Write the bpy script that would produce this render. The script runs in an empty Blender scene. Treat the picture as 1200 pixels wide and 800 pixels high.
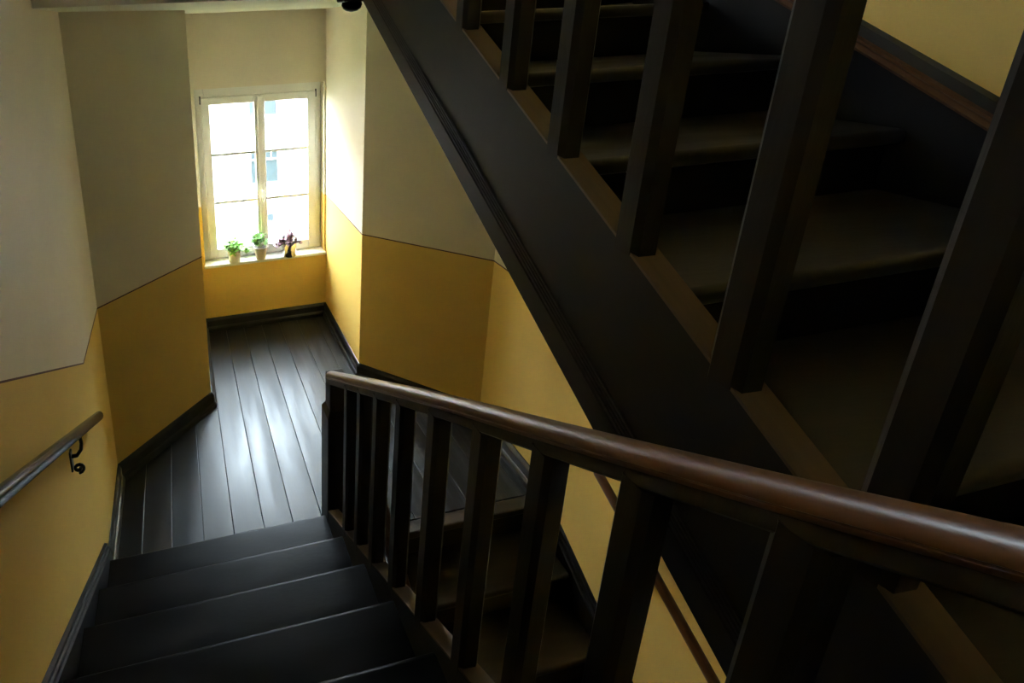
import bpy, bmesh, math, random
from mathutils import Vector, Matrix
random.seed(7)
S = bpy.context.scene
C = S.collection

# ------------------------------------------------------------------ camera
F, PX, PY = 621.5, 282.93, 207.21            # focal length and principal point, in pixels of the 1200x800 frame
EYE = Vector((0, 0, 2.573)); YAW, PITCH, ROLL = .121, .281, -.044
cam = bpy.data.cameras.new('camera'); cam_o = bpy.data.objects.new('camera', cam); C.objects.link(cam_o); S.camera = cam_o
fw = Vector((math.sin(YAW)*math.cos(PITCH), math.cos(YAW)*math.cos(PITCH), -math.sin(PITCH)))
rt = Vector((math.cos(YAW), -math.sin(YAW), 0)); up = rt.cross(fw)
cr, sr = math.cos(ROLL), math.sin(ROLL)
rt, up = rt*cr+up*sr, up*cr-rt*sr
M = Matrix((rt, up, -fw)).transposed().to_4x4(); M.translation = EYE
cam_o.matrix_world = M
cam.sensor_width = 36; cam.lens = F*36/1200
cam.shift_x = (600-PX)/1200; cam.shift_y = (PY-400)/1200
cam.clip_start = .02; cam.clip_end = 300

# ------------------------------------------------------------------ sky, lights, exposure
w = bpy.data.worlds.new('overcast_sky'); S.world = w; w.use_nodes = True
nt = w.node_tree; bg = nt.nodes['Background']
bg.inputs[0].default_value = (.74, .88, 1, 1); bg.inputs[1].default_value = 16
S.view_settings.view_transform = 'Standard'; S.view_settings.look = 'None'
S.view_settings.gamma = 1; S.view_settings.exposure = 1.8; S.view_settings.use_curve_mapping = False

# ------------------------------------------------------------------ materials
def mat(name, col, rough=.5, col2=None, scale=(6, 6, 6), detail=4, bump=0, bscale=60, spec=.5, metal=0, rough2=None, lo=.35, hi=.65, coat=0):
    m = bpy.data.materials.new(name); m.use_nodes = True; t = m.node_tree; n = t.nodes; l = t.links
    b = n['Principled BSDF']
    b.inputs['Base Color'].default_value = (*col, 1); b.inputs['Roughness'].default_value = rough
    b.inputs['Specular IOR Level'].default_value = spec; b.inputs['Metallic'].default_value = metal
    b.inputs['Coat Weight'].default_value = coat
    if col2 or rough2 is not None or bump:
        tc = n.new('ShaderNodeTexCoord'); mp = n.new('ShaderNodeMapping'); mp.inputs['Scale'].default_value = scale
        oi = n.new('ShaderNodeObjectInfo'); ad = n.new('ShaderNodeVectorMath'); sc = n.new('ShaderNodeVectorMath'); sc.operation = 'SCALE'
        cb = n.new('ShaderNodeCombineXYZ')
        l.new(oi.outputs['Random'], cb.inputs[0]); l.new(oi.outputs['Random'], cb.inputs[1]); l.new(oi.outputs['Random'], cb.inputs[2])
        l.new(cb.outputs[0], sc.inputs[0]); sc.inputs['Scale'].default_value = 37
        l.new(tc.outputs['Object'], mp.inputs[0]); l.new(mp.outputs[0], ad.inputs[0]); l.new(sc.outputs[0], ad.inputs[1])
        no = n.new('ShaderNodeTexNoise'); no.inputs['Scale'].default_value = 1; no.inputs['Detail'].default_value = detail
        l.new(ad.outputs[0], no.inputs['Vector'])
        mr = n.new('ShaderNodeMapRange'); mr.inputs[1].default_value = lo; mr.inputs[2].default_value = hi
        l.new(no.outputs[0], mr.inputs[0])
        if col2:
            mx = n.new('ShaderNodeMix'); mx.data_type = 'RGBA'
            mx.inputs[6].default_value = (*col, 1); mx.inputs[7].default_value = (*col2, 1)
            l.new(mr.outputs[0], mx.inputs[0]); l.new(mx.outputs[2], b.inputs['Base Color'])
        if rough2 is not None:
            r2 = n.new('ShaderNodeMapRange'); r2.inputs[3].default_value = rough; r2.inputs[4].default_value = rough2
            l.new(mr.outputs[0], r2.inputs[0]); l.new(r2.outputs[0], b.inputs['Roughness'])
        if bump:
            n2 = n.new('ShaderNodeTexNoise'); n2.inputs['Scale'].default_value = bscale; n2.inputs['Detail'].default_value = 3
            l.new(ad.outputs[0], n2.inputs['Vector'])
            bp = n.new('ShaderNodeBump'); bp.inputs['Strength'].default_value = bump; bp.inputs['Distance'].default_value = .004
            l.new(n2.outputs[0], bp.inputs['Height']); l.new(bp.outputs[0], b.inputs['Normal'])
    return m

CREAM, OCHRE = (.76, .68, .52), (.78, .53, .13)
def paint(name, lines, low=OCHRE):
    """Two-tone wall paint. lines: list of (sign, c, slope, yb, ylo): ochre where z < c + slope*clamp(yb-y, 0, yb-ylo) (sign 1) or above it (sign -1)."""
    m = bpy.data.materials.new(name); m.use_nodes = True; t = m.node_tree; n = t.nodes; l = t.links
    b = n['Principled BSDF']; b.inputs['Roughness'].default_value = .62; b.inputs['Specular IOR Level'].default_value = .35
    g = n.new('ShaderNodeNewGeometry'); sp = n.new('ShaderNodeSeparateXYZ'); l.new(g.outputs['Position'], sp.inputs[0])
    def math_(op, a, c):
        q = n.new('ShaderNodeMath'); q.operation = op
        for i, v in enumerate((a, c)):
            if isinstance(v, (int, float)): q.inputs[i].default_value = v
            else: l.new(v, q.inputs[i])
        return q.outputs[0]
    total = None
    for sign, c, s, yb, ylo in lines:
        d = math_('SUBTRACT', yb, sp.outputs[1]); d = math_('MAXIMUM', d, 0); d = math_('MINIMUM', d, yb-ylo)
        ln = math_('ADD', math_('MULTIPLY', d, s), c)
        k = math_('LESS_THAN', sp.outputs[2], ln) if sign > 0 else math_('GREATER_THAN', sp.outputs[2], ln)
        total = k if total is None else math_('MAXIMUM', total, k)
    no = n.new('ShaderNodeTexNoise'); no.inputs['Scale'].default_value = 2.2; no.inputs['Detail'].default_value = 5
    l.new(g.outputs['Position'], no.inputs['Vector'])
    mr = n.new('ShaderNodeMapRange'); mr.inputs[1].default_value = .3; mr.inputs[2].default_value = .7; mr.inputs[3].default_value = .94; mr.inputs[4].default_value = 1.04
    l.new(no.outputs[0], mr.inputs[0])
    mx = n.new('ShaderNodeMix'); mx.data_type = 'RGBA'; mx.inputs[6].default_value = (*CREAM, 1); mx.inputs[7].default_value = (*low, 1)
    l.new(total, mx.inputs[0])
    vm = n.new('ShaderNodeVectorMath'); vm.operation = 'SCALE'; l.new(mx.outputs[2], vm.inputs[0]); l.new(mr.outputs[0], vm.inputs['Scale'])
    l.new(vm.outputs[0], b.inputs['Base Color'])
    n2 = n.new('ShaderNodeTexNoise'); n2.inputs['Scale'].default_value = 90; n2.inputs['Detail'].default_value = 3
    l.new(g.outputs['Position'], n2.inputs['Vector'])
    bp = n.new('ShaderNodeBump'); bp.inputs['Strength'].default_value = .12; bp.inputs['Distance'].default_value = .004
    l.new(n2.outputs[0], bp.inputs['Height']); l.new(bp.outputs[0], b.inputs['Normal'])
    return m

FLOORB = mat('black_floor_paint', (.004, .006, .008), .30, (.008, .010, .012), (9, 1.2, 9), 8, .04, 14, .7, rough2=.50)
FLOORW = mat('worn_floor_paint', (.010, .010, .010), .30, (.040, .041, .043), (30, 2.5, 9), 8, .12, 6, .6, rough2=.55, lo=.45, hi=.72)
TREADB = mat('black_tread_paint', (0.0025, 0.0025, 0.0025), .30, (0.0060, 0.0050, 0.0040), (2.5, 9, 9), 6, .08, 12, .09, rough2=.46)
TREADW = mat('worn_brown_tread', (.013, .010, .007), .30, (.045, .031, .019), (2.2, 10, 10), 7, .10, 12, .36, rough2=.5, lo=.42, hi=.75)
TREADL = mat('scuffed_brown_tread', (.014, .010, .007), .32, (.055, .034, .019), (2.2, 10, 10), 7, .10, 12, .4, rough2=.5, lo=.42, hi=.75)
DARKW = mat('dark_brown_wood', (.014, .0105, .0075), .36, (.023, .0165, .0110), (14, 14, 2), 5, .10, 9, .22, rough2=.5)
STRINGW = mat('dark_string_wood', (.013, .0105, .0080), .45, (.020, .0155, .0115), (14, 2, 5), 5, .10, 9, .3, rough2=.55)
CAPW = mat('bare_brown_wood', (.11, .072, .043), .5, (.16, .105, .063), (20, 2, 4), 6, .10, 9, .35)
RAILW = mat('mahogany_handrail', (.060, .022, .006), .32, (.135, .050, .013), (150, 1.4, 1.4), 4, 0, 6, .5, rough2=.42, lo=.25, hi=.75)
BLACKG = mat('black_skirting_paint', (.014, .013, .014), .28, (.022, .020, .020), (6, 6, 6), 4, .06, 12, .5)
IRON = mat('black_iron', (.012, .012, .014), .34, None, spec=.5, metal=.3, bump=.1, bscale=80)
STEELR = mat('black_wall_rail', (.012, .013, .016), .24, (.02, .02, .024), (5, 5, 5), 3, spec=.5)
WHITEP = mat('white_gloss_paint', (.80, .79, .72), .35, (.75, .73, .66), (4, 4, 4), 4, .05, 30)
PLASTER = mat('ceiling_plaster', (.76, .74, .66), .8, (.70, .68, .60), (2, 2, 2), 4, .1, 80)
DADO = mat('red_brown_line_paint', (.10, .035, .018), .6, (.14, .05, .025), (9, 9, 9), 3)
POTW = mat('white_glazed_pot', (.72, .70, .62), .3, (.66, .63, .55), (20, 20, 20), 3)
POTC = mat('pale_clay_pot', (.62, .53, .42), .55, (.55, .46, .36), (30, 30, 30), 4, .15, 70)
CHROME = mat('polished_steel', (.75, .74, .72), .12, None, metal=1)
SOIL = mat('potting_soil', (.03, .02, .012), .9, (.06, .04, .025), (80, 80, 80), 4, .6, 90)
LEAFG = mat('fresh_green_leaf', (.20, .46, .06), .45, (.34, .60, .13), (40, 40, 40), 3)
LEAFD = mat('mid_green_leaf', (.12, .33, .05), .45, (.25, .48, .10), (40, 40, 40), 3)
LEAFP = mat('purple_leaf', (.22, .09, .13), .45, (.44, .27, .33), (40, 40, 40), 3)
STEMG = mat('green_stem', (.16, .24, .06), .6, (.2, .3, .1), (40, 40, 40), 2)
PINK = mat('pale_pink_render', (.58, .45, .42), .85, (.55, .43, .40), (.5, .5, .5), 5, .1, 6)
STONE = mat('grey_stone_band', (.38, .38, .39), .8, (.35, .35, .36), (1, 1, 1), 4, .1, 6)
FWIN = mat('white_window_frame', (.70, .69, .68), .5, (.66, .65, .64), (1, 1, 1), 2)
FGLASS = mat('blue_grey_window_glass', (.030, .040, .045), .4, (.038, .048, .053), (.4, .4, .4), 2, spec=.6)
ROOF = mat('red_roof_tile', (.30, .12, .08), .8, (.24, .09, .06), (3, 3, 3), 4, .3, 8)
GRASS = mat('lawn_grass', (.060, .095, .030), .9, (.085, .120, .045), (1.5, 1.5, 1.5), 6, .4, 20)
PAVE = mat('grey_pavement', (.22, .22, .23), .85, (.20, .20, .21), (1.5, 1.5, 1.5), 5, .2, 20)

def glass_mat():
    m = bpy.data.materials.new('clear_window_pane'); m.use_nodes = True; t = m.node_tree; n = t.nodes; l = t.links
    n.clear(); o = n.new('ShaderNodeOutputMaterial'); tr = n.new('ShaderNodeBsdfTransparent'); tr.inputs[0].default_value = (.96, .97, .97, 1)
    gl = n.new('ShaderNodeBsdfGlossy'); gl.inputs['Roughness'].default_value = .02
    fr = n.new('ShaderNodeFresnel'); ge = n.new('ShaderNodeNewGeometry'); io = n.new('ShaderNodeMapRange')
    io.inputs[3].default_value = 1.45; io.inputs[4].default_value = 1/1.45      # same reflectance on the way in and out of the thin pane
    l.new(ge.outputs['Backfacing'], io.inputs[0]); l.new(io.outputs[0], fr.inputs[0])
    mx = n.new('ShaderNodeMixShader'); l.new(fr.outputs[0], mx.inputs[0]); l.new(tr.outputs[0], mx.inputs[1]); l.new(gl.outputs[0], mx.inputs[2])
    l.new(mx.outputs[0], o.inputs[0]); return m
GLASS = glass_mat()

# ------------------------------------------------------------------ mesh helpers
class MB:
    def __init__(s): s.v = []; s.f = []
    def add(s, vs, fs):
        o = len(s.v); s.v += [tuple(v) for v in vs]; s.f += [tuple(i+o for i in f) for f in fs]; return s
    def prism(s, a, b):                               # two matching rings of points
        n = len(a); return s.add(list(a)+list(b), [tuple(range(n))[::-1], tuple(range(n, 2*n))]+[(i, (i+1) % n, n+(i+1) % n, n+i) for i in range(n)])
    def plan(s, poly, z0, z1): return s.prism([(x, y, z0) for x, y in poly], [(x, y, z1) for x, y in poly])
    def box(s, x0, x1, y0, y1, z0, z1): return s.plan([(x0, y0), (x1, y0), (x1, y1), (x0, y1)], z0, z1)
    def rings(s, R, cap=True):
        n = len(R[0]); o = len(s.v); s.v += [tuple(p) for r in R for p in r]
        for k in range(len(R)-1):
            for i in range(n): s.f.append((o+k*n+i, o+k*n+(i+1) % n, o+(k+1)*n+(i+1) % n, o+(k+1)*n+i))
        if cap: s.f.append(tuple(o+i for i in range(n))[::-1]); s.f.append(tuple(o+(len(R)-1)*n+i for i in range(n)))
        return s
    def tube(s, pts, rad, n=12):
        pts = [Vector(p) for p in pts]; R = []
        rads = rad if isinstance(rad, (list, tuple)) else [rad]*len(pts)
        ref = None
        for i, p in enumerate(pts):
            d = (pts[min(i+1, len(pts)-1)]-pts[max(i-1, 0)]).normalized()
            if ref is None:
                ref = Vector((1, 0, 0)) if abs(d.x) < .8 else Vector((0, 0, 1))
            a = (ref-d*ref.dot(d)).normalized(); ref = a; c = d.cross(a)
            R.append([p+a*math.cos(2*math.pi*k/n)*rads[i]+c*math.sin(2*math.pi*k/n)*rads[i] for k in range(n)])
        return s.rings(R)
    def lathe(s, prof, c=(0, 0, 0), n=24):
        return s.rings([[(c[0]+r*math.cos(2*math.pi*k/n), c[1]+r*math.sin(2*math.pi*k/n), c[2]+z) for k in range(n)] for r, z in prof])
    def mesh(s, name):
        m = bpy.data.meshes.new(name); m.from_pydata(s.v, [], s.f); bm = bmesh.new(); bm.from_mesh(m)
        bmesh.ops.recalc_face_normals(bm, faces=bm.faces); bm.to_mesh(m); bm.free(); return m
def obj(name, mb, m, parent=None, bevel=0, smooth=False, seg=2, angle=40):
    me = mb.mesh(name) if isinstance(mb, MB) else mb
    if not me.materials: me.materials.append(m)
    o = bpy.data.objects.new(name, me); C.objects.link(o); o.parent = parent
    if smooth:
        for p in me.polygons: p.use_smooth = True
        try: me.set_sharp_from_angle(angle=math.radians(angle))
        except Exception: pass
    if bevel:
        b = o.modifiers.new('bevel', 'BEVEL'); b.width = bevel; b.segments = seg; b.limit_method = 'ANGLE'; b.angle_limit = math.radians(35)
    return o
def tag(o, label=None, cat=None, group=None, kind=None):
    for k, v in (('label', label), ('category', cat), ('group', group), ('kind', kind)):
        if v: o[k] = v
    return o
def thing(name, label, cat, loc=(0, 0, 0), group=None):
    o = bpy.data.objects.new(name, None); C.objects.link(o); o.location = loc; o.empty_display_size = .1
    return tag(o, label, cat, group)
def struct(name, mb, m, label=None, cat=None, **k):
    return tag(obj(name, mb, m, **k), label, cat, kind='structure')
def copy(o, parent, loc=None):
    c = o.copy(); C.objects.link(c); c.parent = parent
    if loc: c.location = loc
    return c

# ------------------------------------------------------------------ plan of the stairwell (metres; landing level is z = 0)
XL, XR = -.489, 1.828
TS = math.tan(.058)                                   # window wall and step edges stand slightly askew to the side walls
LC, PL, JR, RC = (XL, 2.614), (.103, 3.148), (1.215, 3.266), (XR, 2.692)
YN = 4.108                                            # niche back wall at x = 0
NL, NR = (.118, YN+TS*.118), (1.226, YN+TS*1.226)
ZC, D, ZF, ZUP = 2.659, 1.146, 1.41, 2.906            # ceiling, dado, upper floor, next half landing
YB, ZTOP, ZBOT = -2.2, 5.6, -1.75
R1, G1, N1 = .175, .265, 2.01                         # flight from the landing up to the camera's floor
RL, GL, NLW = .175, .25, 1.945                        # flight from the landing down
RU, GU, NU, ZU = .1637, .2852, 1.534, 2.5786          # flight above it
XO, XI = .60, .65                                     # string of the upper-floor flight
XW0, XW1 = .715, .765                                 # string of the flight going down
XS, XS1 = .77, .82                                    # string of the flight going up

# walls ---------------------------------------------------------------
yd = 2.13
P_LEFT = paint('paint_left_wall', [(1, D, .64, yd, .15)])
P_LAND = paint('paint_landing_walls', [(1, D, 0, 0, -1)])
P_RIGHT = paint('paint_right_wall', [(1, D, -.66, 2.10, -.2), (-1, 2.62, -.574, 1.65, -.6)])
struct('wall_left', MB().box(XL-.3, XL, YB, LC[1], ZBOT, ZTOP), P_LEFT, 'plaster wall beside the stairs painted cream above yellow', 'wall')
struct('wall_left_pier', MB().plan([LC, PL, NL, (NL[0], 4.5), (XL-.3, 4.5), (XL-.3, LC[1])], ZBOT, ZTOP), P_LAND, 'angled wall panel between the stair wall and window niche, ochre below cream', 'wall')
struct('wall_right_pier', MB().plan([JR, RC, (XR+.3, RC[1]), (XR+.3, 4.5), (NR[0], 4.5), NR], ZBOT, ZTOP), P_LAND, 'angled ochre and cream wall panel right beside the window niche', 'wall')
struct('wall_right', MB().box(XR, XR+.3, YB, RC[1], ZBOT, ZTOP), P_RIGHT, 'yellow and cream wall behind the dark upper stair flight', 'wall')
struct('wall_back', MB().box(XL-.3, XR+.3, YB-.25, YB, ZBOT, ZTOP), P_LAND, 'plain wall closing the floor behind the stairs', 'wall')
wm = MB()
W0, W1, WS, WT = .160, 1.210, .600, 2.100             # opening in the window wall
def wy(x, y): return y+TS*x
def wslab(x0, x1, z0, z1, ya=YN, yb=4.5):
    wm.plan([(x0, wy(x0, ya)), (x1, wy(x1, ya)), (x1, yb), (x0, yb)], z0, z1)
for (a, b) in ((ZBOT, WS), (WT, WS+ZUP), (WT+ZUP, ZTOP)): wslab(NL[0]-.05, NR[0]+.05, a, b)
for dz in (0, ZUP):
    wslab(NL[0]-.05, W0, WS+dz, WT+dz); wslab(W1, NR[0]+.05, WS+dz, WT+dz)
struct('wall_window', wm, P_LAND, 'niche wall around the window, cream above and yellow under the sill', 'wall')

# dado lines (painted lining-out stroke between the two wall colours)
def dline(parent, pts, off):
    m = MB()
    for a, b in zip(pts, pts[1:]):
        a, b = Vector(a), Vector(b); h = Vector((0, 0, .0035)); o = Vector(off)
        m.prism([a-h, b-h, b+h, a+h], [a-h+o, b-h+o, b+h+o, a+h+o])
    return obj('dado_line', m, DADO, bpy.data.objects[parent])
dline('wall_left', [(XL, LC[1], D), (XL, yd, D), (XL, .15, D+.64*(yd-.15))], (.0015, 0, 0))
dline('wall_left_pier', [(*LC, D), (*PL, D)], (.001, -.001, 0)); 
dline('wall_right_pier', [(*NR, D), (*JR, D)], (-.0015, 0, 0))
dline('wall_right_pier', [(*JR, D), (*RC, D)], (-.001, -.001, 0))
dline('wall_right', [(XR, RC[1], D), (XR, 2.10, D), (XR, .5, D-.66*1.6)], (-.0015, 0, 0))

# floors and ceilings ---------------------------------------------------
land = [(XL, 1.93), (XO+.02, 1.99), (XO+.02, 2.02), (XR, 2.06), RC, JR, NR, NL, PL, LC]
fl = struct('floor', MB().plan(land, -.16, -.03), DARKW, 'half landing floor of black painted boards running to the window', 'floor')
def ytop(x):
    if x < PL[0]: return LC[1]+(PL[1]-LC[1])*(x-XL)/(PL[0]-XL)
    if x <= JR[0]: return wy(x, YN)
    return RC[1]+(JR[1]-RC[1])*(XR-x)/(XR-JR[0])
seams = [XL, -.336, -.182, -.018, .142, .304, .461, .621, .783, .945, 1.105, 1.266, 1.43, 1.592, 1.752, XR]
for i, (a, b) in enumerate(zip(seams, seams[1:])):
    a2, b2 = a+.0012, b-.0012
    bk = sorted([a2, b2]+[q+e for q in (PL[0], JR[0]) for e in (-1e-4, 1e-4) if a2 < q < b2])
    lo = lambda x: (1.95 if x < XO+.03 else wy(x, NLW+.075))
    if a2 < XO+.03 < b2: lo2 = [(a2, 2.06), (b2, 2.06)]
    else: lo2 = [(a2, lo(a2)), (b2, lo(b2))]
    poly = lo2+[(x, ytop(x)) for x in reversed(bk)]
    cx, cy = (a+b)/2, 2.6
    tilt = random.uniform(-.004, .004); cup = random.uniform(-.001, .001)
    m = MB().prism([(x-cx, y-cy, -.03) for x, y in poly], [(x-cx, y-cy, (x-cx)*tilt) for x, y in poly])
    o = obj('plank', m, FLOORB if b < .8 else FLOORW, fl, bevel=.0018); o.location = (cx, cy, 0)
# nosing board along the top of the flight going down
nb = MB(); xa, xb = XW1-.01, XR-.025
def skewbox(m, x0, x1, ya, yb, z0, z1): m.prism([(x0, wy(x0, ya), z0), (x1, wy(x1, ya), z0), (x1, wy(x1, yb), z0), (x0, wy(x0, yb), z0)], [(x0, wy(x0, ya), z1), (x1, wy(x1, ya), z1), (x1, wy(x1, yb), z1), (x0, wy(x0, yb), z1)]); return m
obj('nosing_board', skewbox(nb, xa, xb, NLW, NLW+.072, -.04, .001), TREADL, fl, bevel=.008)
# upper half landing (its underside is the ceiling seen at the top), floor of the camera's storey, bottom floor
up_land = [(XL, 2.13), (XO, 2.13), (XO, 2.165), (XS1, 2.165), (XS1, 2.21), (XR, 2.27), RC, JR, NR, NL, PL, LC]
struct('ceiling', MB().plan(up_land, ZC, ZUP), PLASTER, 'white plaster ceiling under the next half landing', 'ceiling')
struct('floor_upper', MB().box(XL, XR, YB, .16, ZF-.22, ZF), FLOORB, 'dark boarded floor at the head of the stairs', 'floor')
struct('floor_lower', MB().box(XL, XR, YB, 2.7, ZBOT, -1.42), FLOORB, 'dark floor at the foot of the descending flight', 'floor')
struct('ceiling_upper', MB().box(XL, XR, YB, .25, 4.24, 4.45), PLASTER, 'plaster ceiling above the upper floor', 'ceiling')
struct('ceiling_top', MB().box(XL-.3, XR+.3, YB-.2, 4.5, ZTOP, ZTOP+.2), PLASTER, 'plaster ceiling over the stairwell', 'ceiling')

# skirting of the landing -------------------------------------------------
SK = [(0, 0), (.034, 0), (.034, .030), (.026, .042), (.020, .046), (.020, .098), (.014, .108), (.006, .118), (0, .120)]
def sweep(path, prof, ext0=None, ext1=None):
    """path in plan with the room on its right-hand side; prof (out, up)."""
    P = [Vector(p) for p in path]; ring = []
    for i, p in enumerate(P):
        d0 = (P[i]-P[i-1]).normalized() if i else None; d1 = (P[i+1]-P[i]).normalized() if i < len(P)-1 else None
        if i == 0 and ext0: d0 = (P[0]-Vector(ext0)).normalized()
        if i == len(P)-1 and ext1: d1 = (Vector(ext1)-P[i]).normalized()
        d0 = d0 or d1; d1 = d1 or d0
        n0, n1 = Vector((d0.y, -d0.x)), Vector((d1.y, -d1.x)); nn = (n0+n1).normalized(); k = 1/max(.3, nn.dot(n0))
        ring.append([(p.x+nn.x*a*k, p.y+nn.y*a*k, b) for a, b in prof])
    return MB().rings(ring)
struct('baseboard_left', sweep([(XL, 2.02), LC, PL, NL], SK, ext1=NR), BLACKG, 'black moulded skirting round the left landing wall', 'baseboard')
struct('baseboard_window', sweep([NL, NR], SK, ext0=PL, ext1=JR), BLACKG, 'black moulded skirting under the window', 'baseboard')
struct('baseboard_right', sweep([NR, JR, RC, (XR, 2.10)], SK, ext0=NL), BLACKG, 'black moulded skirting round the right landing wall', 'baseboard')

# window --------------------------------------------------------------
def make_window(name, dz, label):
    root = thing(name, label, 'window', (0, 0, dz)); root['kind'] = 'structure'
    y = 4.20
    def wb(x0, x1, z0, z1, ya, yb, m=None): return skewbox(m or MB(), x0, x1, ya, yb, z0, z1)
    fr = MB()
    X0, X1, Z0, Z1 = .163, 1.207, .628, 2.097
    wb(X0, .235, Z0, Z1, y, y+.07, fr); wb(1.135, X1, Z0, Z1, y, y+.07, fr); wb(.235, 1.135, 2.015, Z1, y, y+.07, fr); wb(.235, 1.135, Z0, .66, y, y+.07, fr)
    obj('frame', fr, WHITEP, root, bevel=.004)
    for (a, b, g0, g1) in ((.212, .683, .277, .640), (.687, 1.158, .727, 1.088)):
        sh = MB(); z0, z1, p0, p1 = .645, 2.022, .722, 1.962
        wb(a, g0, z0, z1, y-.018, y+.03, sh); wb(g1, b, z0, z1, y-.018, y+.03, sh); wb(g0, g1, p1, z1, y-.018, y+.03, sh); wb(g0, g1, z0, p0, y-.018, y+.03, sh)
        so = obj('sash', sh, WHITEP, root, bevel=.005)
        hh = (p1-p0)/3
        for k in (1, 2): obj('glazing_bar', wb(g0, g1, p0+k*hh-.012, p0+k*hh+.012, y-.008, y+.028), WHITEP, so, bevel=.004)
        for k in range(3): obj('pane', wb(g0-.005, g1+.005, p0+k*hh+(.006 if k else -.005), p0+(k+1)*hh-(.006 if k < 2 else -.005), y+.010, y+.014), GLASS, so)
    obj('cover_strip', wb(.664, .706, .655, 2.012, y-.032, y-.017), WHITEP, root, bevel=.006)
    hd = MB(); yy = wy(.685, y)
    hd.box(.673, .697, yy-.046, yy-.030, 1.16, 1.28); hd.tube([(.685, yy-.04, 1.22), (.685, yy-.075, 1.22), (.685, yy-.08, 1.20), (.685, yy-.08, 1.12)], .008, 8)
    obj('handle', hd, WHITEP, root, smooth=True)
    for x in (.207, 1.163):
        for z in (2.0, .75):
            yy = wy(x, y)-.006; h = MB(); h.tube([(x, yy, z-.03), (x, yy, z+.035)], .006, 8); obj('hinge', h, IRON if z > 1.5 else WHITEP, root, smooth=True)
    sl = MB(); sl.prism([(.150, wy(.15, YN-.028), .600), (1.222, wy(1.222, YN-.028), .600), (1.207, wy(1.207, y+.03), .600), (.163, wy(.163, y+.03), .600)],
                        [(.150, wy(.15, YN-.028), .626), (1.222, wy(1.222, YN-.028), .626), (1.207, wy(1.207, y+.03), .632), (.163, wy(.163, y+.03), .632)])
    obj('window_sill', sl, WHITEP, root, bevel=.006)
    return root
make_window('window_1', 0, 'white casement window with six panes above the landing sill')
make_window('window_2_offscreen', ZUP, 'white casement window of the next half landing')

# ------------------------------------------------------------------ stair flights
def tread_mesh(x0, x1, depth, thick, nose, name):
    """nose=+1: the nosing points to +y. Origin on the nosing line at x = 0, top face at z = 0."""
    pr = [(0, -thick*.55), (0, -thick*.25)]
    for k in range(5):
        a = math.pi/2*k/4; pr.append((-.014+.014*math.cos(a), -.014+.014*math.sin(a)) if k else (0, -.014))
    pr = [(-.014*0, -.014)]+[(-.014+.014*math.cos(math.pi/2*k/4), -.014+.014*math.sin(math.pi/2*k/4)) for k in range(1, 5)]+[(-depth, 0), (-depth, -thick), (-.010, -thick), (-.003, -thick+.006)]
    m = MB().prism([(x0, TS*x0+nose*a, b) for a, b in pr], [(x1, TS*x1+nose*a, b) for a, b in pr])
    return m.mesh(name)
def riser_mesh(x0, x1, h, nose, name):
    a, b = -.030*nose, -.052*nose; lo, hi = min(a, b), max(a, b)
    return skewbox(MB(), x0, x1, lo, hi, -h, -.034).mesh(name)
def flight(name, label, x0, x1, steps, depth, h, nose, m, mr):
    root = thing(name, label, 'stairs')
    tm, rm = tread_mesh(x0, x1, depth, .038, nose, 'tread'), riser_mesh(x0, x1, h, nose, 'riser')
    for y, z in steps:
        t = obj('tread', tm, m, root, smooth=True, angle=50); t.location = (0, y, z)
        r = obj('riser', rm, mr, root); r.location = (0, y, z)
    return root
def slope_board(y0, z0a, z0b, y1, z1a, z1b, x0, x1):
    """board in a vertical plane: at y0 from z0a to z0b, at y1 from z1a to z1b, between x0 and x1"""
    p = [(y0, z0a), (y1, z1a), (y1, z1b), (y0, z0b)]
    return MB().prism([(x0, y, z) for y, z in p], [(x1, y, z) for y, z in p])

# flight from the landing to the camera's floor
st1 = flight('stair_flight', 'black painted stair flight rising from the landing beside the left yellow wall', XL+.028, XO, [(N1-k*G1, (k+1)*R1) for k in range(7)], G1+.05, R1+.002, 1, TREADB, TREADB)
s1 = R1/G1
def n1(y): return R1+(N1+TS*.6-y)*s1                  # nosing line at the outer string
ya, yb = 2.02, .14
so = obj('outer_string', slope_board(ya, -.03, n1(ya)+.036, yb, n1(yb)-.30, n1(yb)+.036, XO, XI), STRINGW, st1, bevel=.003)
obj('string_cap', slope_board(ya, n1(ya)+.036, n1(ya)+.044, yb, n1(yb)+.036, n1(yb)+.044, XO, XI+.002), CAPW, st1)
def n1w(y): return R1+(N1+TS*XL-y)*s1
ws = MB(); prof = [(0, -.30), (.026, -.30), (.026, .030), (.020, .036), (.020, .052), (.014, .058), (.014, .074), (0, .080)]
ws.rings([[(XL+a, y, n1w(y)+b if not (y > 1.9 and b < 0) else 0) for a, b in prof] for y in (2.03, 1.7, 1, .14)])
obj('wall_string', ws, BLACKG, st1)

# flight going down from the landing
st2 = flight('stair_flight', 'worn brown stair flight going down from the landing behind the balustrade', XW1, XR-.025, [(NLW-k*GL, -k*RL) for k in range(1, 8)], GL+.05, RL+.002, -1, TREADL, TREADL)
r0 = obj('riser', riser_mesh(XW1, XR-.025, RL+.002, -1, 'riser'), TREADL, st2); r0.location = (0, NLW, 0)
s2 = RL/GL
def n2(y): return -(NLW+TS*.75-y)*s2
def n2w(y): return -(NLW+TS*1.8-y)*.62
obj('outer_string', slope_board(2.0, n2(2.0)-.30, n2(2.0)+.04, .2, n2(.2)-.30, n2(.2)+.04, XW0, XW1), STRINGW, st2, bevel=.003)
ws = MB()
ws.rings([[(XR-a, y, n2w(y)+b) for a, b in [(0, -.34), (.026, -.34), (.026, .012), (.020, .020), (.020, .046), (.012, .054), (.012, .070), (0, .078)]] for y in (2.13, 1.5, 1, .2)])
obj('wall_string', ws, BLACKG, st2)

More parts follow.
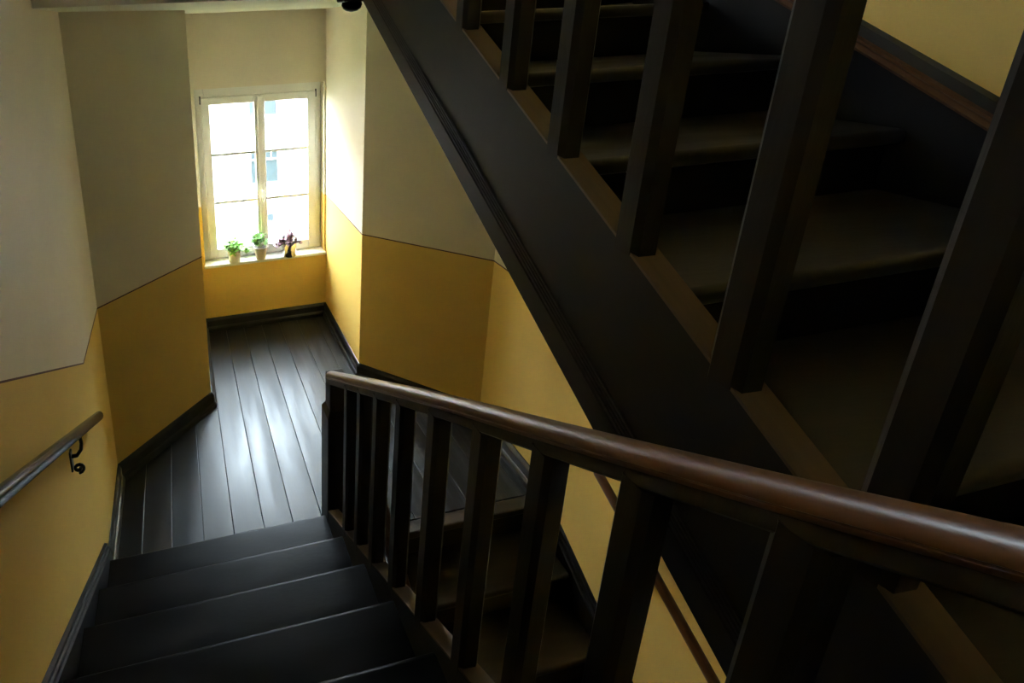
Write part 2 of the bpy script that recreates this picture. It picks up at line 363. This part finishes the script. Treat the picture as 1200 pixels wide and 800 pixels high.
# flight going up over it
st3 = flight('stair_flight', 'dark stair flight climbing to the right above the handrail with worn treads', XS1, XR-.028, [(NU-k*GU, ZU-k*RU) for k in range(-1, 7)], GU+.05, RU+.002, -1, TREADW, TREADB)
r0 = obj('riser', riser_mesh(XS1, XR-.028, RU+.002, -1, 'riser'), TREADB, st3); r0.location = (0, NU+2*GU, ZUP)
def ut(y): return 1.975+(y-.469)*.6216
def ub(y): return 1.781+(y-.772)*.640
us = MB(); ring = []
for y in (2.16, 1.6, 1.0, .4, -.33):
    b, t = ub(y), ut(y); L = t-b; q = []
    q += [(.050, 0), (.050, L), (.000, L)]
    for kk in range(4): q += [(.000, .112-kk*.0105), (-.0035, .1105-kk*.0105), (-.0035, .1055-kk*.0105), (.000, .1035-kk*.0105)]
    q += [(.000, .066), (-.003, .064), (-.003, 0)]
    ring.append([(XS+a, y, b+c) for a, c in q])
us.rings(ring)
obj('outer_string', us, STRINGW, st3)
obj('string_cap', slope_board(2.16, ut(2.16), ut(2.16)+.006, -.33, ut(-.33), ut(-.33)+.006, XS, XS1+.006), CAPW, st3)
def n3w(y): return 2.4+(y-1.05)*.60
ws = MB()
ws.rings([[(XR-a, y, n3w(y)+b) for a, b in [(0, -.46), (.028, -.46), (.028, -.052), (.024, -.024), (.020, -.002), (0, .002)]] for y in (2.12, 1.5, .9, .2, -.4)])
wso = obj('wall_string', ws, BLACKG, st3)
bd = MB().rings([[(XR-a, y, n3w(y)+b) for a, b in [(.026, -.062), (.034, -.060), (.038, -.052), (.034, -.044), (.031, -.041), (.034, -.036), (.034, -.030), (.024, -.026)]] for y in (2.12, 1.5, .9, .2, -.4)])
obj('string_bead', bd, RAILW, wso)
obj('soffit_board', slope_board(2.16, ub(2.16)+.03, ub(2.16)+.05, -.33, ub(-.33)+.03, ub(-.33)+.05, XS1, XR), DARKW, st3)

# ------------------------------------------------------------------ balustrades
def baluster_mesh(w, H, ch, name, stop=.05):
    h = w/2; R = []
    for z, c in ((0, ch), (H, ch)):
        R.append([(h-c, -h, z), (h, -h+c, z), (h, h-c, z), (h-c, h, z), (-h+c, h, z), (-h, h-c, z), (-h, -h+c, z), (-h+c, -h, z)])
    return MB().rings(R).mesh(name)
def rail_sweep(pts, x, prof):
    """pts (y, z of the top), profile (dx, dz below the top)"""
    ring = []
    for i, (y, z) in enumerate(pts):
        y0, z0 = pts[max(0, i-1)]; y1, z1 = pts[min(len(pts)-1, i+1)]
        d = Vector((y1-y0, z1-z0)).normalized(); n = Vector((-d.y, d.x)); n = n if n.y > 0 else -n
        ring.append([(x+a, y+n.x*b, z+n.y*b) for a, b in prof])
    return MB().rings(ring)
def rprof(w, top, fil):
    p = []
    for k in range(9):
        a = math.pi*k/8; p.append((w/2*math.cos(a), -top*.55+top*.55*math.sin(a)))
    p += [(-w/2, -top*.66), (-w/2+.003, -top*.70), (-w/2, -top*.75), (-w/2, -top*.8), (-w/2*.80, -top), (w/2*.80, -top), (w/2, -top*.8), (w/2, -top*.75), (w/2-.003, -top*.70), (w/2, -top*.66)]
    return p
def fprof(w, top, fil):
    a, b = w/2*.92, w/2*.84
    return [(b, -top+.002), (-b, -top+.002), (-b, -top-.006), (-a, -top-.010), (-a, -fil+.004), (-a+.004, -fil), (a-.004, -fil), (a, -fil+.004), (a, -top-.010), (b, -top-.006)]
def rail(pts, x, w, top, fil, root):
    r = part('handrail', rail_sweep(pts, x, rprof(w, top, fil)), RAILW, root, smooth=True, angle=50)
    f = obj('rail_moulding', rail_sweep(pts, x, fprof(w, top, fil)), DARKW, r, smooth=True, angle=30)
def catmull(P, n=6):
    out = []
    for i in range(len(P)-1):
        p0, p1, p2, p3 = P[max(0, i-1)], P[i], P[i+1], P[min(len(P)-1, i+2)]
        for k in range(n):
            t = k/n; out.append(tuple(.5*((2*b)+(-a+c)*t+(2*a-5*b+4*c-d)*t*t+(-a+3*b-3*c+d)*t**3) for a, b, c, d in zip(p0, p1, p2, p3)))
    return out+[P[-1]]
def interp(pts, y):
    for (a, za), (b, zb) in zip(pts, pts[1:]):
        if min(a, b) <= y <= max(a, b): return za+(zb-za)*(y-a)/(b-a)
    return pts[-1][1]
BX = (XO+XI)/2
bal1 = thing('stair_balustrade', 'dark wooden balustrade with mahogany handrail along the flight beside the left wall', 'balustrade', (BX, 1.9, 0))
def part(name, mb, m, root, **k):
    o = obj(name, mb, m, root, **k); o.matrix_parent_inverse = Matrix.Translation(root.location).inverted(); return o
rail1 = catmull([(2.045, 1.012), (1.906, 1.104), (1.169, 1.584), (.692, 1.882), (.401, 2.066), (.240, 2.171), (.0, 2.325), (-.10, 2.39)])
rail(rail1, BX, .055, .034, .056, bal1)
bm1 = baluster_mesh(.052, .80, .010, 'baluster')
for y in (1.757, 1.61, 1.452, 1.275, 1.081, .885, .703, .524, .345, .17):
    z0 = n1(y)+.02; z1 = interp(rail1, y)-.058
    o = part('baluster', bm1, DARKW, bal1); o.location = (BX, y, z0); o.scale = (1, 1, (z1-z0)/.80)
def newel(x, y, z0, z1, w, neck, m, root):
    nm = MB(); h = w/2; R = []
    for z, q in ((z0, h), (z1-.20, h), (z1-.17, h*neck), (z1-.02, h*neck), (z1, h*neck)):
        R.append([(x-q, y-q, z), (x+q, y-q, z), (x+q, y+q, z), (x-q, y+q, z)])
    nm.rings(R); return part('newel_post', nm, m, root, bevel=.006)
newel(.655, 2.05, -.03, .985, .115, .74, DARKW, bal1)
newel(BX, -.12, ZF, 2.45, .10, .8, DARKW, bal1)

B2 = (XW0+XW1)/2
bal2 = thing('stair_balustrade', 'reddish wooden balustrade dropping down the well along the descending flight', 'balustrade', (B2, 1.9, 0))
rail2 = [(2.02, .80), (1.9, .735), (1.5, .735-.4*.60), (.3, .735-1.6*.63)]
rail(rail2, B2, .060, .042, .066, bal2)
bm2 = baluster_mesh(.045, .72, .008, 'baluster')
for k in range(8):
    y = 1.80-k*.185; z0 = n2(y)+.02; z1 = interp(rail2, y)-.062
    o = part('baluster', bm2, DARKW, bal2); o.location = (B2, y, z0); o.scale = (1, 1, (z1-z0)/.72)

B3 = (XS+XS1)/2
bal3 = thing('stair_balustrade', 'tall square dark balusters standing on the string of the upper flight', 'balustrade', (B3, 1.0, 0))
rail3 = [(2.15, ut(2.15)+.86), (1, ut(1)+.86), (-.35, ut(-.35)+.86)]
rail(rail3, B3, .066, .044, .070, bal3)
bm3 = baluster_mesh(.052, .80, .010, 'baluster')
for y in (1.985, 1.785, 1.585, 1.381, 1.165, .978, .775, .575, .380, .18, -.02, -.22):
    z0 = ut(y)-.01; z1 = ut(y)+.794
    o = part('baluster', bm3, DARKW, bal3); o.location = (B3, y, z0); o.scale = (1, 1, (z1-z0)/.80)
nd = MB(); nx, ny = .765, 2.235
nd.rings([[(nx-q, ny-q, z), (nx+q, ny-q, z), (nx+q, ny+q, z), (nx-q, ny+q, z)] for z, q in ((2.64, .05), (3.9, .05))])
part('newel_post', nd, DARKW, bal3, bevel=.006)
dm = MB().lathe([(.004, 2.600), (.022, 2.604), (.036, 2.614), (.042, 2.628), (.040, 2.642)], (nx, ny, 0), 20)
part('newel_drop', dm, DARKW, bal3, smooth=True)

# ------------------------------------------------------------------ wall handrails
wr = thing('wall_handrail', 'black round handrail on the cream and yellow left wall with scrolled iron bracket', 'handrail', (-.44, 1.7, 1.1))
xr_, = (-.440,)
def zr(y): return .905+(2.075-y)*.645
part('rail', MB().tube([(xr_, y, zr(y)) for y in (2.075, 2.06, 1.5, .9, .2)], [.014, .021, .021, .021, .021], 16), STEELR, wr, smooth=True, angle=60)
def bracket(x, y, zrail, wallx, root):
    sg = 1 if x > wallx else -1
    b = MB(); zb = zrail-.085
    b.box(min(wallx, wallx+sg*.008), max(wallx, wallx+sg*.008), y-.013, y+.013, zb-.085, zb+.005)
    part('bracket_plate', b, IRON, root, bevel=.003)
    a = MB(); d = x-wallx
    a.tube([(wallx+sg*.006, y, zb-.022), (wallx+d*.55, y, zb-.020), (wallx+d*.9, y, zb+.004), (x, y, zb+.035), (x-sg*.004, y, zrail-.012)], [.008, .0075, .0075, .007, .007], 8)
    part('bracket_arm', a, IRON, root, smooth=True)
    s_ = MB(); pts = []
    for k in range(15):
        t = k/14; an = -math.pi*.5+t*math.pi*2.6; r = .022*(1-t*.75); pts.append((wallx+sg*(.026+r*math.cos(an)), y, zb-.085+.006+r*math.sin(an)))
    s_.tube(pts, .0065, 8); part('bracket_scroll', s_, IRON, root, smooth=True)
bracket(xr_, 1.705, zr(1.705), XL, wr); bracket(xr_, .75, zr(.75), XL, wr)
wr2 = thing('wall_handrail', 'brown wooden handrail on the yellow wall of the descending flight', 'handrail', (1.76, 1.4, .4))
def zr2(y): return .554-(1.687-y)*.562
part('rail', MB().tube([(1.765, y, zr2(y)) for y in (1.72, 1.705, 1.2, .5)], [.012, .020, .020, .020], 16), RAILW, wr2, smooth=True, angle=60)
bracket(1.765, 1.475, zr2(1.475), XR, wr2); bracket(1.765, .75, zr2(.75), XR, wr2)

# ------------------------------------------------------------------ potted plants on the sill
def leaf(m, p, d, upv, L, W):
    d = d.normalized(); s = d.cross(upv).normalized(); n = s.cross(d)
    q = [p, p+d*L*.35+s*W*.5+n*L*.06, p+d*L*.75+s*W*.38+n*L*.02, p+d*L-n*L*.12, p+d*L*.75-s*W*.38+n*L*.02, p+d*L*.35-s*W*.5+n*L*.06, p+d*L*.5-n*L*.03]
    m.add(q, [(0, 1, 6), (1, 2, 6), (2, 3, 6), (3, 4, 6), (4, 5, 6), (5, 0, 6)])
def plant(name, label, x, y, pot_prof, pmat, lmat, nst, spread, hgt, nl, LL, seed, rim=None, droop=0):
    rg = random.Random(seed); z = .631
    root = thing(name, label, 'potted plant', (x, y, z))
    obj('pot', MB().lathe(pot_prof), pmat, root, smooth=True, angle=50)
    ph = max(q[1] for q in pot_prof); pr = pot_prof[-1][0]
    obj('soil', MB().lathe([(.001, ph-.012), (pr-.002, ph-.012), (pr-.002, ph-.008), (.001, ph-.006)]), SOIL, root)
    st, lf = MB(), MB()
    for k in range(nst):
        an = rg.uniform(0, 2*math.pi); rr = spread*math.sqrt(rg.random()); hh = hgt*rg.uniform(.55, 1)*(1-.35*(rr/spread)**2)
        a = Vector((rg.uniform(-.4, .4)*pr, rg.uniform(-.4, .4)*pr, ph-.01)); e = Vector((rr*math.cos(an), rr*math.sin(an)*.8, ph+hh-droop*rr))
        mid = (a+e)/2+Vector((0, 0, .02)); pts = [a*(1-t)**2+mid*2*t*(1-t)+e*t*t for t in (0, .25, .5, .75, 1)]
        st.tube(pts, .0012, 5)
        for j in range(nl):
            t = rg.uniform(.35, 1.0); p = a*(1-t)**2+mid*2*t*(1-t)+e*t*t
            d = Vector((rg.uniform(-1, 1)+.7*math.cos(an), rg.uniform(-1, 1)+.7*math.sin(an), rg.uniform(-.5, .8)))
            leaf(lf, p, d, Vector((rg.uniform(-.4, .4), rg.uniform(-.4, .4), 1)), LL*rg.uniform(.7, 1.2), LL*rg.uniform(.55, .8))
    obj('stems', st, STEMG, root); o = obj('leaves', lf, lmat, root, smooth=True); o['kind'] = 'stuff'
    return root
def tp(r0, r1, h, rim=.003): return [(r0*.6, 0), (r0, 0), (r0+.001, .003), (r1, h-.012), (r1+rim, h-.011), (r1+rim, h), (r1-.001, h), (r1-.003, h-.012)]
GP = 'plants on the window sill'
plant('potted_plant', 'bushy light green plant in a white pot beside the clay pot on the sill', .412, 4.128, tp(.046, .060, .112), POTW, LEAFG, 30, .125, .120, 12, .038, 3, droop=.5).__setitem__('group', GP)
plant('potted_plant', 'upright green plant in a pale clay pot at the middle of the sill', .640, 4.14, tp(.040, .057, .110, .004), POTC, LEAFD, 22, .090, .130, 11, .034, 8).__setitem__('group', GP)
plant('potted_plant', 'purple leaved trailing plant in a shiny steel pot on the sill', .893, 4.148, [(.03, 0), (.058, 0), (.060, .003), (.060, .118), (.058, .120), (.055, .108)], CHROME, LEAFP, 34, .130, .110, 12, .034, 5, droop=.6).__setitem__('group', GP)

# ------------------------------------------------------------------ outside: street side opposite
FY = 30.0; ZG = -9.45
hw = MB(); hw.box(-30, XL-.3, 4.2, 4.6, ZG, 13); hw.box(XR+.3, 36, 4.2, 4.6, ZG, 13); hw.box(XL-.3, XR+.3, 4.2, 4.6, ZG, ZBOT); hw.box(XL-.3, XR+.3, 4.2, 4.6, ZTOP+.2, 13)
struct('wall_exterior', hw, STONE, 'outer street wall of the house around the stairwell', 'wall')
struct('lawn', MB().box(-60, 70, 5.2, FY-1.6, ZG-.3, ZG), GRASS, 'green lawn in front of the pink house', 'lawn')
struct('pavement', MB().box(-60, 70, FY-1.6, FY, ZG-.3, ZG+.02), PAVE, 'grey pavement along the foot of the pink house', 'pavement')
hs = thing('apartment_building', 'pale pink apartment building with grey bands seen through the window', 'building', (5, FY, ZG))
ZT = 5.4
cols = [5.07+6.0*k for k in range(-5, 6)]; rows = [(-6.74, -4.45), (-2.66, -.35), (1.42, 3.6)]
wl = MB(); ex = [-30, 41]
xs_ = sorted(ex+[c+s*.88 for c in cols for s in (-1, 1)]); zs_ = sorted([ZG, ZT]+[q for r in rows for q in r])
for i in range(len(xs_)-1):
    for j in range(len(zs_)-1):
        hole = any(abs((xs_[i]+xs_[i+1])/2-c) < .5 for c in cols) and any(a < (zs_[j]+zs_[j+1])/2 < b for a, b in rows)
        if not hole: wl.box(xs_[i], xs_[i+1], FY, FY+.4, zs_[j], zs_[j+1])
part('wall', wl, PINK, hs)
part('plinth', MB().box(-30, 41, FY-.06, FY, ZG, ZG+.55), STONE, hs)
for z in (-2.86, -7.00, 1.22): part('string_course', MB().box(-30, 41, FY-.12, FY, z-.09, z+.09), STONE, hs)
part('eaves', MB().box(-30.3, 41.3, FY-.5, FY+.4, ZT, ZT+.35), STONE, hs)
part('roof', MB().prism([(-30.4, FY-.6, ZT+.35), (-30.4, FY+9, ZT+.35), (-30.4, FY+4.5, ZT+3.6)], [(41.4, FY-.6, ZT+.35), (41.4, FY+9, ZT+.35), (41.4, FY+4.5, ZT+3.6)]), ROOF, hs)
wf = MB(); H = 2.29
for a, b, c, d in ((-.88, -.80, 0, H), (.80, .88, 0, H), (-.05, .05, 0, H), (-.80, -.05, 0, .09), (.05, .80, 0, .09), (-.80, -.05, H-.09, H), (.05, .80, H-.09, H), (-.80, -.05, 1.48, 1.57), (.05, .80, 1.48, 1.57), (-.45, -.40, 1.57, H-.09), (.40, .45, 1.57, H-.09)):
    wf.box(a, b, .10, .18, c, d)
wfm = wf.mesh('window'); wpm = MB().box(-.86, .86, .20, .23, .02, H-.02).mesh('window_glass')
for c in cols:
    for a, b in rows:
        o = obj('window', wfm, FWIN, hs); o.location = (c-5, 0, a-ZG); o.scale.z = (b-a)/H
        g = obj('window_glass', wpm, FGLASS, o)
    part('cellar_window', MB().box(c+.02, c+.42, FY-.07, FY-.02, -9.05, -8.62), FGLASS, hs)
